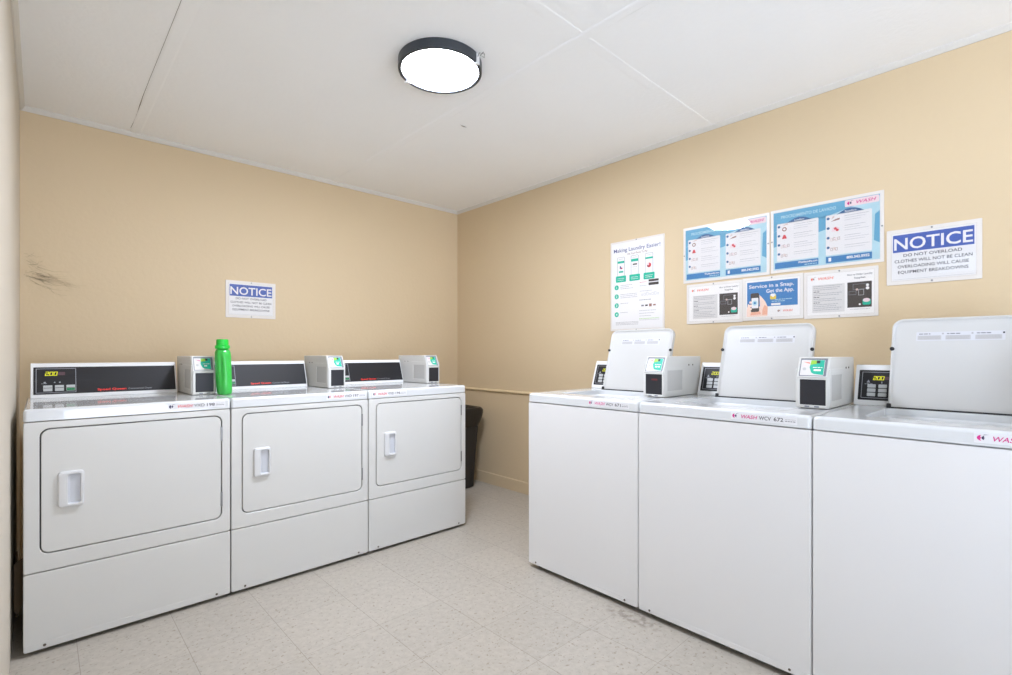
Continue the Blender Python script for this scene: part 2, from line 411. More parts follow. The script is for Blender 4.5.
def coin_box(parent, x0, x1, y0, y1, z0, seed, warm):
    """box for coins and cards: upright front, reader tilted back above it, framed service doors on its sides"""
    zt = z0+.192; zs = z0+.115; sl = .037
    prof = [(y0, z0+.002), (y1, z0+.002), (y1, zt), (y0+sl, zt), (y0, zs)]
    m = MB(); m.prism(prof, x0, x1, 'box_grey', b=.003)
    box = m.build('payment_box', parent)
    box['label'] = 'grey metal box for coins and cards with a tilted reader'
    w = x1-x0
    # lower black bill plate in a frame
    M = FRONT(x0, y0, z0)
    m = MB(); m.ring((.003, w-.003, .005, .1125), .002, (.014, w-.009, .014, .109), .002, -.001, .003, 'box_grey', M, b=.001); m.build('bezel', box)
    m = MB(); m.slab(.013, w-.008, .013, .110, .002, -.001, .0012, 'slot_black', M, b=.0005)
    if warm == 1: m.rect(.045, .075, .080, .088, 'dark_red', M @ Matrix.Translation((0, 0, .0012)), 1)
    m.build('slot_plate', box)
    m = MB()
    for u in (.03, .062): m.slab(u, u+.016, .006, .011, .001, 0, .0036, 'frame_grey', M, b=.0004)
    m.build('slot', box)
    # tilted reader with its sticker
    a = math.atan2(sl, zt-zs); ln = math.hypot(sl, zt-zs)
    M = TILT(x0, y0, zs, a)
    m = MB(); m.ring((.003, w-.003, .001, ln-.001), .002, (.009, w-.009, .006, ln-.006), .002, -.001, .004, 'box_grey', M, b=.001)
    m.slab(.008, w-.008, .005, ln-.005, .002, -.0008, .0008, 'frame_grey', M, b=.0003); m.build('reader_frame', box)
    M = M @ Matrix.Translation((0, 0, .0008))
    m = MB(); u0, u1, v0, v1 = .012, w-.018, .010, ln-.012
    m.slab(u0, u1, v0, v1, .002, 0, .0008, 'paper_grey', M, b=.0002); M2 = M @ Matrix.Translation((0, 0, .0008))
    um = u0+(u1-u0)*.42
    m.poly([(um+.004, v0+.012), (um+.012, v0+.006), (u1-.001, v0+.002), (u1-.001, v1-.001), (um, v1-.001), (um-.003, (v0+v1)/2)], 'teal', M2, 1)
    m.poly([(um-.001, v1-.02), (um+.02, v1-.016), (um+.02, v1-.003), (um, v1-.002)], 'lime', M2, 2)
    m.rect(um+.018, um+.03, v1-.014, v1-.003, 'ink_dark', M2, 2)
    m.dashes(um+.008, u1-.006, (v0+v1)/2-.001, .003, 'paper', M2, 2, seed); m.dashes(um+.012, u1-.010, (v0+v1)/2-.014, .007, 'paper', M2, 2, seed+1)
    m.disc(u0+.013, (v0+v1)/2-.006, .006, 'ink_pale', M2, 1)
    m.poly([(u0+.006, v1-.008), (um-.004, v1-.016), (um-.004, v1-.011)], 'logo_orange' if warm else 'logo_magenta', M2, 1)
    m.poly([(u0+.006, v1-.022), (um-.006, v1-.018), (u0+.012, v1-.03)], 'pale_pink', M2, 1)
    m.build('reader_sticker', box)
    # service doors
    for sgn in (-1, 1):
        x = x0 if sgn < 0 else x1; L = .205
        M = SIDE(x, y0+.006 if sgn > 0 else y0+.006+L-.02, z0, sgn)
        m = MB(); m.ring((0, L-.02, .008, .148), .004, (.022, L-.042, .03, .126), .002, -.001, .003, 'box_grey', M, b=.001)
        m.slab(.021, L-.041, .029, .127, .002, -.001, .0012, 'box_inset', M, b=.0005); m.build('service_door', box)
    for y in (y0+.24, y0+.28):
        for sgn, x in ((-1, x0), (1, x1)):
            m = MB(); m.cyl(.004, 0, .002, 'screw_dark', SIDE(x, y, z0+.15, sgn), n=10, b=.0006); m.build('screw', box)
    return box

def keypad(parent, M, w, h, cols, rows, du, dv, dh, bu, bp, bw, bh, green):
    """yellow figures and grey buttons on the panel; M's origin is the keypad's lower left, du/dv/dh place the figures, bu/bp/bw/bh the buttons"""
    ww = dh*.62; t = dh*.17; step = ww+dh*.26
    m = MB(); m.slab(du-.006, du+4.9*step, dv-.005, dv+dh+.005, .002, -.0005, .0012, 'black_panel', M, b=.0003)
    M2 = M @ Matrix.Translation((0, 0, .0013))
    seg = {'a': (0, 1, 1, 1), 'b': (1, .5, 1, 1), 'c': (1, 0, 1, .5), 'd': (0, 0, 1, 0), 'e': (0, 0, 0, .5), 'f': (0, .5, 0, 1), 'g': (0, .5, 1, .5)}
    dig = {'2': 'abged', '0': 'abcdef'}
    for i, ch in enumerate('200'):
        for s_ in dig[ch]:
            a, b, c, d = seg[s_]; u0 = du+i*step
            sh = lambda vv: (vv-dv)*.14
            x0, x1, y0, y1 = u0+a*ww-t/2, u0+c*ww+t/2, dv+b*dh, dv+d*dh
            if b == d: P = [(x0, y0-t/2), (x1, y0-t/2), (x1, y0+t/2), (x0, y0+t/2)]
            else: P = [(x0, min(y0, y1)), (x0+t, min(y0, y1)), (x0+t, max(y0, y1)), (x0, max(y0, y1))]
            m.poly([(p+sh(q), q) for p, q in P], 'digit_yellow', M2, 1)
    m.rect(du+3*step, du+4.7*step, dv, dv+dh, 'digit_off', M2, 1)
    m.build('display', parent)
    for r in range(rows):
        for c in range(cols):
            u0 = bu+c*bp; v0 = .008+(rows-1-r)*bh*1.25
            m = MB(); m.slab(u0, u0+bw, v0, v0+bh, .002, -.0005, .0022, 'button_grey', M, b=.0006)
            M3 = M @ Matrix.Translation((0, 0, .0022))
            if green:
                m.rect(u0+.001, u0+bw-.001, v0+bh*.50, v0+bh*.58, 'black_panel', M3, 1)
                if c == cols-1: m.rect(u0+.001, u0+bw-.001, v0+.001, v0+bh*.46, 'button_green', M3, 1)
            m.build('button', parent)

def feet(parent, w, d, h=.03):
    for x in (.05, w-.05):
        for y in (.05, d-.06):
            m = MB(); m.cyl(.019, 0, .008, 'foot_dark', TOP(x, y, 0), n=12, b=.002); m.cyl(.008, .008, h+.02, 'screw_dark', TOP(x, y, 0), n=10)
            m.build('foot', parent)

# ------------------------------------------------------------------ dryers
DW, DD = .684, .711
def make_dryer(k, code, num, label, u_label):
    t = thing('tumble_dryer', label, 'dryer', (-.0468+k*.688, 2.534, 0), 0, 'commercial dryers along the back wall')
    w = DW
    m = MB()   # body shell behind the front panels
    m.loft([[(x, y, z) for x, y in rrect(.002, w-.002, .02, DD, .006)] for z in (.028, .864)], 'enamel'); m.build('cabinet', t)
    # upper front panel with the door opening
    door = (.044, .650, .366, .836)
    m = MB(); M = FRONT()
    m.ring((0, w, .3030, .8625), .008, door, .03, -.022, .0, 'enamel', M, b=.005, bh=.002, nn=6)
    m.slab(door[0]-.004, door[1]+.004, door[2]-.004, door[3]+.004, .03, -.03, -.018, 'dark_gap', M, b=.0); m.build('front_panel', t)
    g = .0042
    m = MB(); m.slab(door[0]+g, door[1]-g, door[2]+g, door[3]-g, .027, -.0165, .0, 'enamel', M, b=.003, nn=6)
    d = m.build('door', t)
    # cup handle: raised rounded rim with a scooped grey pocket
    hu0, hu1, hv0, hv1 = .094, .171, .530, .668
    m = MB()
    def lp(a, b, c, e, r, n): return [(x, y, n) for x, y in rrect(a, b, c, e, r, 5)]
    m.loft([lp(hu0, hu1, hv0, hv1, .012, 0), lp(hu0+.002, hu1-.002, hv0+.002, hv1-.002, .011, .009), lp(hu0+.006, hu1-.005, hv0+.006, hv1-.006, .010, .012),
            lp(hu0+.027, hu1-.009, hv0+.011, hv1-.011, .008, .012), lp(hu0+.030, hu1-.011, hv0+.013, hv1-.013, .007, .008)], 'handle_white', M, cap1=False)
    m.loft([lp(hu0+.030, hu1-.011, hv0+.013, hv1-.013, .007, .008), lp(hu0+.036, hu1-.012, hv0+.016, hv1-.016, .006, .0012)], 'handle_grey', M, cap0=False)
    m.build('handle', d)
    for z in (.455, .752):
        m = MB(); m.slab(.6445, .6525, z-.033, z+.033, .002, -.012, .0025, 'steel', M, b=.001); m.build('hinge', t)
    # lower access panel with a turned lip
    m = MB(); m.slab(0, w, .0165, .3005, .006, -.02, .0, 'enamel', M, b=.004); m.slab(.003, w-.003, .0165, .042, .004, -.02, .0006, 'enamel', M, b=.0008); ap = m.build('access_panel', t)
    for u in (.058, .628):
        m = MB(); m.cyl(.005, 0, .0028, 'screw_dark', FRONT(u, 0, .029), n=10, b=.001); m.build('screw', ap)
    # top with rolled front edge
    m = MB(); L = []
    def tl(ins, z): return [(x, y, z) for x, y in rrect(ins, w-ins, ins-.001, DD-ins, .012, 5)]
    for ins, z in ((.002, .8646), (0, .8662), (0, .8995), (.0015, .905), (.005, .9095), (.010, .911)): L.append(tl(ins, z))
    m.loft(L, 'enamel_top'); tp = m.build('top_panel', t)
    # console
    cy0, cy1, cz0, cz1 = .576, .711, .9105, 1.071; sl = .052
    m = MB(); m.prism([(cy0, cz0), (cy1, cz0), (cy1, cz1-.003), (cy0+sl+.006, cz1), (cy0+sl, cz1-.001), (cy0+.001, cz0+.012)], .013, .575, 'white_plastic', b=.003)
    con = m.build('console', t)
    a = math.atan2(sl-.001, cz1-.001-cz0-.012); M = TILT(.013, cy0+.001, cz0+.012, a); ln = math.hypot(sl-.001, cz1-.013-cz0)
    m = MB(); m.slab(.010, .556, .006, ln-.019, .002, -.001, .002, 'black_panel', M, b=.0006)
    M2 = M @ Matrix.Translation((0, 0, .002))
    m.outline(.018, .158, .012, ln-.026, .0022, 'line_grey', M2, 1)
    m.text('Speed Queen', .236, .0155, .0105, 'brand_red', M2, 1, bold=.03, w=.112); m.text('Commercial Dryer', .356, .0155, .0085, 'line_grey', M2, 1, bold=0, w=.098)
    m.disc(.048, .062, .004, 'line_grey', M2, 1); m.disc(.082, .062, .003, 'line_grey', M2, 1); m.disc(.100, .062, .0035, 'line_grey', M2, 1)
    m.dashes(.036, .056, .056, .002, 'line_grey', M2, 1, 5)
    m.build('control_panel', con)
    keypad(con, M @ Matrix.Translation((.018, .012, .002)), .140, ln-.038, 3, 1, .032, .084, .0165, .025, .040, .031, .028, True)
    coin_box(t, .590, .6925, .301, .670, .9105, k*5, 0)
    brand_label(t, FRONT(u_label, -.0011, .8745), code, num, 'logo_red', 'logo_navy', 'logo_navy' if k == 0 else 'logo_red')
    feet(t, w, DD)
    return t
make_dryer(0, 'VXD', '198', 'white dryer nearest the left wall, with lit yellow figures on its black console', .441)
make_dryer(1, 'VXD', '197', 'white dryer in the middle of the dryer row, behind the green bottle', .448)
make_dryer(2, 'VXD', '196', 'white dryer at the right end of the dryer row, next to the black trash can', .020)

# ------------------------------------------------------------------ washers
WW = .6555
def make_washer(k, num, label):
    t = thing('washing_machine', label, 'washing machine', (1.872, 1.8275-k*.6584, 0), -90, 'top-load washers along the right wall')
    w = WW; D = .711; M = FRONT()
    m = MB(); m.loft([[(x, y, z) for x, y in rrect(.003, w-.003, .02, D, .008)] for z in (.028, .864)], 'enamel_brightened'); m.build('cabinet', t)
    m = MB(); m.slab(0, w, .0234, .8625, .007, -.022, .0, 'enamel_brightened', M, b=.006); m.slab(.004, w-.004, .0234, .044, .004, -.02, .0008, 'enamel_brightened', M, b=.0008)
    fp = m.build('front_panel', t)
    for u in (.054, .590):
        m = MB(); m.cyl(.0045, 0, .003, 'screw_dark', FRONT(u, 0, .035), n=10, b=.001); m.build('screw', fp)
    # top deck with the lid opening
    ox0, ox1, oy0, oy1 = .118, .533, .120, .474
    def lo(ins, z): return [(x, y, z) for x, y in rrect(ins, w-ins, ins-.001, D-ins, .014, 6)]
    def lh(out, z): return [(x, y, z) for x, y in rrect(ox0-out, ox1+out, oy0-out, oy1+out, .035+out, 6)]
    m = MB()
    m.loft([lo(.003, .8646), lo(0, .8662), lo(0, .8965), lo(.002, .9035), (lo(.006, .908)), lo(.013, .910), lh(.006, .910), lh(.001, .908), lh(0, .903), lh(0, .885), lh(-.012, .878), lh(-.03, .877)], 'enamel_top', cap0=True, cap1=False)
    # agitator well below the opening
    cx, cy = (ox0+ox1)/2, (oy0+oy1)/2
    m.loft([lh(-.03, .877), [(cx+(x-cx)*.80, cy+(y-cy)*.80, .845) for x, y, z in lh(-.03, 0)], [(cx+(x-cx)*.78, cy+(y-cy)*.78, .70) for x, y, z in lh(-.03, 0)]], 'galv', cap0=False)
    m.build('top_panel', t)
    # open lid, leaning back on the console
    a = math.atan2(.106, .357); lx0 = .122; lw = .391; ll = .372
    M = TILT(lx0, .482, .893, a); m = MB()
    def tp(ins, n, rt=.036, rb=.014):
        r1 = max(rt-ins, .004); r0 = max(rb-ins, .004); P = []
        for cx, cy, r, a0 in ((lw-ins-r1, ll-ins-r1, r1, 0), (ins+r1, ll-ins-r1, r1, 90), (ins+r0, ins+r0, r0, 180), (lw-ins-r0, ins+r0, r0, 270)):
            for i in range(7):
                an = R(a0+15*i); P.append((cx+r*math.cos(an), cy+r*math.sin(an), n))
        return P
    m.loft([tp(.006, -.020), tp(.002, -.0185), tp(0, -.015), tp(0, .004), tp(.0015, .0065), tp(.004, .0075), tp(.0075, .0065), tp(.010, .003), tp(.014, .0005), tp(.024, .0), tp(.036, .0012)], 'enamel_dimmed', M)
    lid = m.build('lid', t)
    for u in (.0035, lw-.0035):
        m = MB(); m.cyl(.0075, 0, .008, 'rubber', M @ Matrix.Translation((u, .250, .005)), n=14, b=.002); m.build('bumper', lid)
    for u0 in (-.004, lw-.010):
        m = MB(); m.slab(u0, u0+.014, .010, .034, .003, -.012, .0095, 'rubber', M, b=.002); m.build('hinge', lid)
    m = MB(); m.slab(.004, lw-.004, .0125, .0215, .001, -.004, .0072, 'rubber', M, b=.001); m.build('gap_shade', lid)  # dark strip drawn in for the shaded gap at the lid's foot
    m = MB(); Ms = M @ Matrix.Translation((.074, .283, .0013))
    m.slab(0, .240, 0, .034, .002, -.0003, .0004, 'sticker_film', Ms, b=.0001)
    M2 = Ms @ Matrix.Translation((0, 0, .0004))
    for i in range(3):
        u = .004+i*.08
        m.rect(u, u+.068, .004, .020, 'ink_pale', M2, 1)
        m.dashes(u+.004, u+.04, .025, .0035, 'ink_mid', M2, 1, i+k)
        for j in range(4): m.dashes(u+.003, u+.065, .006+j*.004, .0016, 'ink_grey', M2, 2, i*4+j)
        m.rect(u+.070, u+.075, .024, .030, 'ink_dark' if i == 2 else 'ink_grey', M2, 1)
    st = m.build('instruction_sticker', lid)
    # console at the back
    y0, y1, z0, z1, sl = .538, .700, .9095, 1.071, .052
    m = MB(); m.prism([(y0, z0), (y1, z0), (y1, z1-.003), (y0+sl+.006, z1), (y0+sl, z1-.001), (y0+.002, z0+.012)], .000, .545, 'white_plastic', b=.005)
    con = m.build('console', t)
    a2 = math.atan2(sl-.002, z1-.001-z0-.012); M = TILT(0, y0+.002, z0+.012, a2); ln = math.hypot(sl-.002, z1-z0-.013)
    m = MB(); m.slab(.014, .531, .010, ln-.022, .003, -.001, .002, 'black_panel', M, b=.0006)
    M2 = M @ Matrix.Translation((0, 0, .002)); m.outline(.024, .175, .018, ln-.030, .0018, 'line_grey', M2, 1)
    m.text('Speed Queen', .25, .024, .011, 'brand_red', M2, 1, bold=.03, w=.12)
    m.poly([(.040, .082), (.052, .082), (.046, .094)], 'line_grey', M2, 1); m.dashes(.034, .060, .075, .003, 'line_grey', M2, 1, 2); m.poly([(.088, .080), (.092, .080), (.090, .092)], 'line_grey', M2, 1)
    m.build('control_panel', con)
    # figures right of the keypad's middle, six buttons below
    keypad(con, M @ Matrix.Translation((.024, .018, .002)), .151, ln-.048, 2, 3, .038, .076, .0138, .020, .036, .027, .014, False)
    coin_box(t, .540, .648, .233, .600, .9105, k*7+2, 1 if k == 0 else 2)
    brand_label(t, FRONT(.392, -.0011, .8735), 'WCV', num, 'logo_magenta', 'logo_magenta', 'logo_navy')
    feet(t, w, D)
    return t
make_washer(0, '671', 'white top-load washer with open lid, end of the row nearest the far corner')
make_washer(1, '672', 'white top-load washer with open lid in the middle of its row, numbered 672')
make_washer(2, '673', 'white top-load washer with open lid nearest the viewer, cut by the right edge')

# ------------------------------------------------------------------ green detergent bottle
t = thing('detergent_bottle', 'bright green plastic detergent bottle beside the leftmost payment box', 'bottle', (.6755, 2.792, .9112), 8)
prof = [(0, .025, .040), (.003, .030, .046), (.012, .0325, .050), (.05, .0335, .051), (.10, .034, .051), (.15, .035, .050), (.185, .036, .047), (.21, .035, .042), (.222, .031, .034), (.228, .026, .027), (.236, .0255, .0255)]
m = MB(); L = []
for z, rx, ry in prof:
    dx = -.010*(z/.236)
    lp = []
    for x, y in ellipse(0, 0, rx*.95, ry*.80, 48, 2.6):
        # grip hollow on the left flank of the front
        g = math.exp(-((z-.130)/.065)**2)
        an = math.atan2(y, x); da = math.atan2(math.sin(an-R(232)), math.cos(an-R(232)))
        k = 1-.36*g*math.exp(-(da/.30)**2)
        lp.append((x*k+dx, y*k, z))
    L.append(lp)
m.loft(L, 'bottle_green'); m.build('bottle_body', t, 60)
m = MB(); L = []
for z, r in ((.2285, .031), (.2305, .0335), (.244, .0335), (.2465, .031), (.248, .0272), (.272, .0265), (.276, .0245), (.2765, .0225)):
    L.append([((r+(.0006 if (i % 2 and .2465 < z < .273) else 0))*math.cos(2*math.pi*i/56)-.010, (r+(.0006 if (i % 2 and .2465 < z < .273) else 0))*math.sin(2*math.pi*i/56), z) for i in range(56)])
m.loft(L, 'cap_green'); c = m.build('bottle_cap', t); c['label'] = 'deeper green ribbed cap'

# ------------------------------------------------------------------ trash can
t = thing('trash_can', 'black plastic trash can with a bag over its rim, in the corner', 'trash can', (2.515, 3.345, 0))
m = MB(); L = []
def can(hx, hy, r, z): return [(x, y, z) for x, y in rrect(-hx, hx, -hy, hy, r, 7)]
for hx, hy, r, z in ((.128, .125, .05, .001), (.150, .134, .055, .010), (.160, .143, .06, .2), (.190, .168, .07, .62), (.193, .170, .07, .645)): L.append(can(hx, hy, r, z))
for hx, hy, r, z in ((.186, .163, .065, .645), (.145, .138, .055, .2), (.13, .125, .05, .02)): L.append(can(hx, hy, r, z))
m.loft(L, 'can_black'); body = m.build('can_body', t)
m = MB(); rnd = random.Random(3); L = []
for j, (s, z) in enumerate(((.003, .45), (.006, .50), (.014, .54), (.024, .585), (.027, .62), (.024, .645), (.016, .661), (.006, .668), (-.006, .667), (-.016, .655), (-.02, .58), (-.024, .43))):
    base = .150+(.193-.150)*(min(z, .645)-.2)/.445
    lp = can(base+s, base+s-.026, .075, z)
    L.append([(x*(1+rnd.uniform(-.006, .006)), y*(1+rnd.uniform(-.006, .006)), z+(rnd.uniform(-.012, .012) if j == 0 else rnd.uniform(-.002, .002))) for x, y, z in lp])
m.loft(L, 'bag_black', cap0=False, cap1=False); b = m.build('bin_bag', t, 50); b['label'] = 'shiny black bin bag folded over the rim'

# ------------------------------------------------------------------ cardboard scrap in the gap beside the first dryer
m = MB()
P = [(-.0755, .30), (-.050, .32), (-.050, .15), (-.062, .10), (-.0755, .12)]
m.faces([(x, y, z) for y in (2.70, 2.706) for x, z in P], [[0, 1, 2, 3, 4], [9, 8, 7, 6, 5]]+[[i, (i+1) % 5, 5+(i+1) % 5, 5+i] for i in range(5)], 'cardboard')
m.faces([(-.0745, 2.706, .12), (-.0705, 2.706, .12), (-.0705, 2.95, .0), (-.0745, 2.95, .0), (-.0745, 2.706, .30), (-.0705, 2.706, .30), (-.0705, 2.95, .28), (-.0745, 2.95, .28)],
        [[0, 1, 5, 4], [1, 2, 6, 5], [2, 3, 7, 6], [3, 0, 4, 7], [0, 3, 2, 1], [4, 5, 6, 7]], 'cardboard')
tag(m.build('cardboard_scrap'), 'folded brown cardboard scrap wedged between left wall and leftmost dryer', 'cardboard')

# ------------------------------------------------------------------ cobweb near the left corner of the back wall
m = MB(); rnd = random.Random(11)
def strand(x, z, dx, dz, r, n=7):
    P = []
    for i in range(n):
        f = i/(n-1); P.append((x+dx*f+rnd.uniform(-.006, .006), YB-.003-rnd.uniform(0, .003), z+dz*f-.012*math.sin(f*math.pi)+rnd.uniform(-.005, .005)))
    m.tube(P, r, 'cobweb', 4, r*.4)
for i in range(26): strand(rnd.uniform(-.06, .03), 1.535+rnd.gauss(0, .02), rnd.uniform(.05, .15), rnd.uniform(-.05, .01), rnd.uniform(.0003, .0008))
for i in range(12): strand(rnd.uniform(-.075, -.03), 1.60+rnd.gauss(0, .03), rnd.uniform(.03, .08), rnd.uniform(-.05, .03), rnd.uniform(.0003, .0006))
for i in range(6): strand(rnd.uniform(.06, .10), 1.51, rnd.uniform(.05, .09), rnd.uniform(-.035, .0), .0004)
tag(m.build('hanging_cobweb'), 'dusty grey cobweb clinging to the back wall by the left corner', 'cobweb')

# ------------------------------------------------------------------ ceiling light
t = thing('ceiling_light', 'round flush ceiling lamp with a dark grey rim and glowing white disc', 'ceiling light', (1.31, 1.83, H))
m = MB(); n = 64
def circ(r, z): return [(r*math.cos(2*math.pi*i/n), r*math.sin(2*math.pi*i/n), z) for i in range(n)]
m.loft([circ(.184, 0), circ(.186, -.002), circ(.186, -.041), circ(.1845, -.043), circ(.1725, -.043), circ(.170, -.041), circ(.170, -.030), circ(.15, -.02), circ(.15, 0)], 'lamp_ring', cap0=False, cap1=False); m.build('lamp_rim', t)
m = MB(); m.loft([circ(.1695, -.022), circ(.1695, -.034), circ(.166, -.037), circ(.10, -.038), circ(.03, -.038)], 'diffuser'); m.build('diffuser', t)
for an in (-66, 111):
    M = Matrix.Rotation(R(an), 4, 'Z')
    m = MB(); m.box(.180, .190, -.012, .012, -.045, -.003, 'white_plastic', M, b=.001); m.box(.166, .190, -.009, .009, -.047, -.0425, 'white_plastic', M, b=.0008)
    m.tube([M @ Vector(p) for p in ((.188, -.006, -.020), (.203, -.018, -.012), (.217, .004, -.008), (.209, .018, -.014), (.195, .008, -.006), (.216, -.004, -.004))], .0018, 'steel', 6)
    m.build('clip', t)
# peeling paint flake on the ceiling
m = MB(); P = [(1.745, 2.245), (1.77, 2.252), (1.795, 2.246), (1.772, 2.238)]
m.faces([(x, y, z) for z in (0, 1) for x, y in P], [], 'crack')
m.faces([(P[0][0], P[0][1], H-.0005), (P[1][0], P[1][1], H-.003), (P[2][0], P[2][1], H-.0008), (P[3][0], P[3][1], H-.009), (P[1][0], P[1][1], H-.0004), (P[3][0], P[3][1], H-.0075)],
        [[0, 1, 2, 3], [0, 4, 1], [1, 4, 2], [0, 3, 5], [3, 2, 5], [0, 5, 2, 4]], 'crack')
for v in [v for v in m.bm.verts if not v.link_faces]: m.bm.verts.remove(v)
tag(m.build('paint_flake'), 'small dark flake of peeling paint hanging from the white ceiling', 'paint flake')

# ------------------------------------------------------------------ signs
def sign(name, label, cat, wall, a, z0, w, h, border=.016, group=None, cover=True, side_posts=False, lean=0.0):
    """holder board on a wall; a = left edge along the wall as seen facing it. returns thing and print matrix (origin at the sheet's lower left)"""
    if wall == 'right': t = thing(name, label, cat, (XR, a, z0), -90, group)
    else: t = thing(name, label, cat, (a, YB, z0), 0, group)
    m = MB(); m.slab(0, w, 0, h, .003, .0005, .005, 'holder_white', FRONT(), b=.001); m.build('holder', t)
    for u, v in (((border*.45, h*.5), (w-border*.45, h*.5)) if side_posts else ((w/2, border*.45), (w/2, h-border*.45))):
        m = MB(); m.cyl(.0038, .005, .0082, 'steel', FRONT(u, 0, v), n=12, b=.001); m.build('screw', t)
    if cover:
        m = MB(); m.box(border*.8, w-border*.8, -.0078, -.0064, border*.8, h-border*.8, 'clear_acrylic', Matrix.Translation((0, -.0064-max(0, -math.sin(R(lean))*h), 0)) @ Matrix.Rotation(R(lean), 4, 'X') @ Matrix.Translation((0, .0064, 0))); c = m.build('clear_cover', t); c['label'] = 'clear acrylic cover'
    return t, FRONT(border, -.005, border), w-2*border, h-2*border

def sheet(w, h, M, col='paper'):
    m = MB(); m.slab(0, w, 0, h, .001, 0, .0004, col, M, b=.0001); return m, M @ Matrix.Translation((0, 0, .0004))

def notice(label, wall, a, z0):
    t, M, w, h = sign('notice_sign', label, 'sign', wall, a, z0, .314, .247, .019)
    m, M = sheet(w, h, M, 'label_white')
    m.rect(.004, w-.004, h*.60, h-.006, 'notice_blue', M, 1)
    m.text('NOTICE', w/2, h*.655, h*.245, 'label_white', M, 2, 'c', bold=.015, w=w*.94)
    for i, s_ in enumerate(('DO NOT OVERLOAD', 'CLOTHES WILL NOT BE CLEAN', 'OVERLOADING WILL CAUSE', 'EQUIPMENT BREAKDOWNS')):
        ww = (.70, .93, .85, .84)[i]*w
        m.text(s_, w/2, h*(.495-.118*i), h*.062, 'ink_dark', M, 1, 'c', bold=.008, w=ww)
    m.rect(.004, w-.004, .004, .0048, 'ink_grey', M, 1)
    m.build('printed_sheet', t)
notice('blue and white NOTICE sign above the dryers on the back wall', 'back', .891, 1.356)
notice('blue and white NOTICE sign on the right wall, above the open washer lids', 'right', .467, 1.424)

def big_poster(label, a, z0, lean=0.0):
    t, M, w, h = sign('instruction_poster', label, 'poster', 'right', a, z0, .482, .328, .015, side_posts=True, lean=lean)
    m, M = sheet(w, h, M, 'poster_sky')
    # watery band of deeper blue over the top
    m.poly([(0, h), (0, h*.66), (w*.10, h*.74), (w*.30, h*.80), (w*.5, h*.78), (w*.72, h*.86), (w, h*.97), (w, h)], 'poster_blue', M, 1)
    m.poly([(0, h*.66), (0, h*.40), (w*.05, h*.42), (w*.07, h*.70)], 'poster_blue', M, 1)
    m.poly([(w*.95, h*.30), (w, h*.25), (w, h*.75), (w*.96, h*.70)], 'poster_blue', M, 1)
    m.poly([(w*.44, h*.55), (w*.53, h*.58), (w*.53, h*.80), (w*.44, h*.78)], 'poster_blue', M, 1)
    m.rr(w*.70, w-.002, h*.885, h-.002, .006, 'pale_pink', M, 2)
    wash(m, M, w*.715, h*.915, h*.05, 'logo_magenta', 'logo_magenta', 'logo_navy', 3, w=w*.17)
    m.text('PROCEDIMIENTO DE LAVADO', w*.08, h*.885, h*.05, 'poster_sky', M, 3, bold=.02, w=w*.54)
    for ci, (u0, u1) in enumerate(((.035, .455), (.525, .935))):
        u0 *= w; u1 *= w; top = h*.80
        m.poly([(u0+(u1-u0)*f, top-.002+h*.075*math.sin(math.pi*(f-.25)/.6)) for f in (.25, .35, .45, .55, .65, .75, .85)], 'poster_steel', M, 2)
        m.text('Lavadora' if ci == 0 else 'Secadora', u0+(u1-u0)*.55, top+h*.008, h*.03, 'paper', M, 3, 'c', bold=.01)
        m.rr(u0, u1, h*.145, top, .006, 'poster_card', M, 2)
        for r in range(4):
            y = top-h*.085-r*h*.158
            m.disc(u0+.010, y+h*.03, .0065, 'poster_steel', M, 3)
            uu = u0+.024; k = ('icon_brown', 'icon_red', 'icon_tan', 'icon_tan')[r]
            if r == 0:
                if ci == 0: m.disc(uu+.012, y-.006, .011, 'icon_brown', M, 3); m.disc(uu+.012, y-.006, .006, 'poster_card', M, 4); m.poly([(uu, y+.012), (uu+.03, y+.016), (uu+.026, y+.022)], 'icon_tan', M, 3)
                else: m.poly([(uu-.004, y-.008), (uu+.034, y-.002), (uu+.034, y+.006), (uu+.016, y+.002)], 'icon_brown', M, 3); m.poly([(uu, y+.004), (uu+.014, y+.014), (uu+.006, y+.018)], 'icon_tan', M, 3)
            elif r == 1:
                if ci == 0: m.poly([(uu, y-.008), (uu+.024, y-.008), (uu+.016, y+.012), (uu+.008, y+.012)], 'icon_red', M, 3)
                else:
                    m.poly([(uu, y-.010), (uu+.030, y-.010), (uu+.034, y+.004), (uu+.018, y+.014), (uu+.004, y+.010)], 'pale_pink', M, 3); m.disc(uu+.024, y-.004, .006, 'icon_red', M, 4); m.disc(uu+.016, y+.004, .006, 'icon_red', M, 4)
            else:
                n_ = 3 if r == 3 else 4
                for q in range(n_):
                    m.outline(uu-.004+q*.010, uu+.005+q*.010, y-.008+(q % 2)*.003, y+.006+(q % 2)*.003, .0015, ('icon_tan', 'icon_brown')[(q+r) % 2], M, 3)
                m.disc(uu+.014, y+.002, .004, 'icon_tan' if r == 3 else 'pale_pink', M, 4)
            for q in range(3 if r != 3 else 2):
                m.dashes(u0+(u1-u0)*.42, u0+(u1-u0)*(.95-.09*((q+r) % 3)), y+h*.035-q*h*.036, .0022, 'ink_pale' if q else 'ink_grey', M, 3, r*3+q+ci)
        m.rect(u0-(w*.02 if ci == 0 else 0), u1, h*.02, h*.125, 'poster_deep', M, 2)
    m.text('Washlaundry.com', w*.445, h*.078, h*.034, 'paper', M, 3, 'r', bold=.02, w=w*.19); m.dashes(w*.32, w*.44, h*.040, .004, 'poster_sky', M, 3, 2)
    m.rect(w*.55, w*.575, h*.045, h*.105, 'paper', M, 3)
    m.text('800.342.5932', w*.915, h*.060, h*.042, 'paper', M, 3, 'r', bold=.03, w=w*.20)
    m.build('printed_sheet', t)
big_poster('left one of the two large blue laundry instruction posters on the right wall', 1.446, 1.533, -2.8)
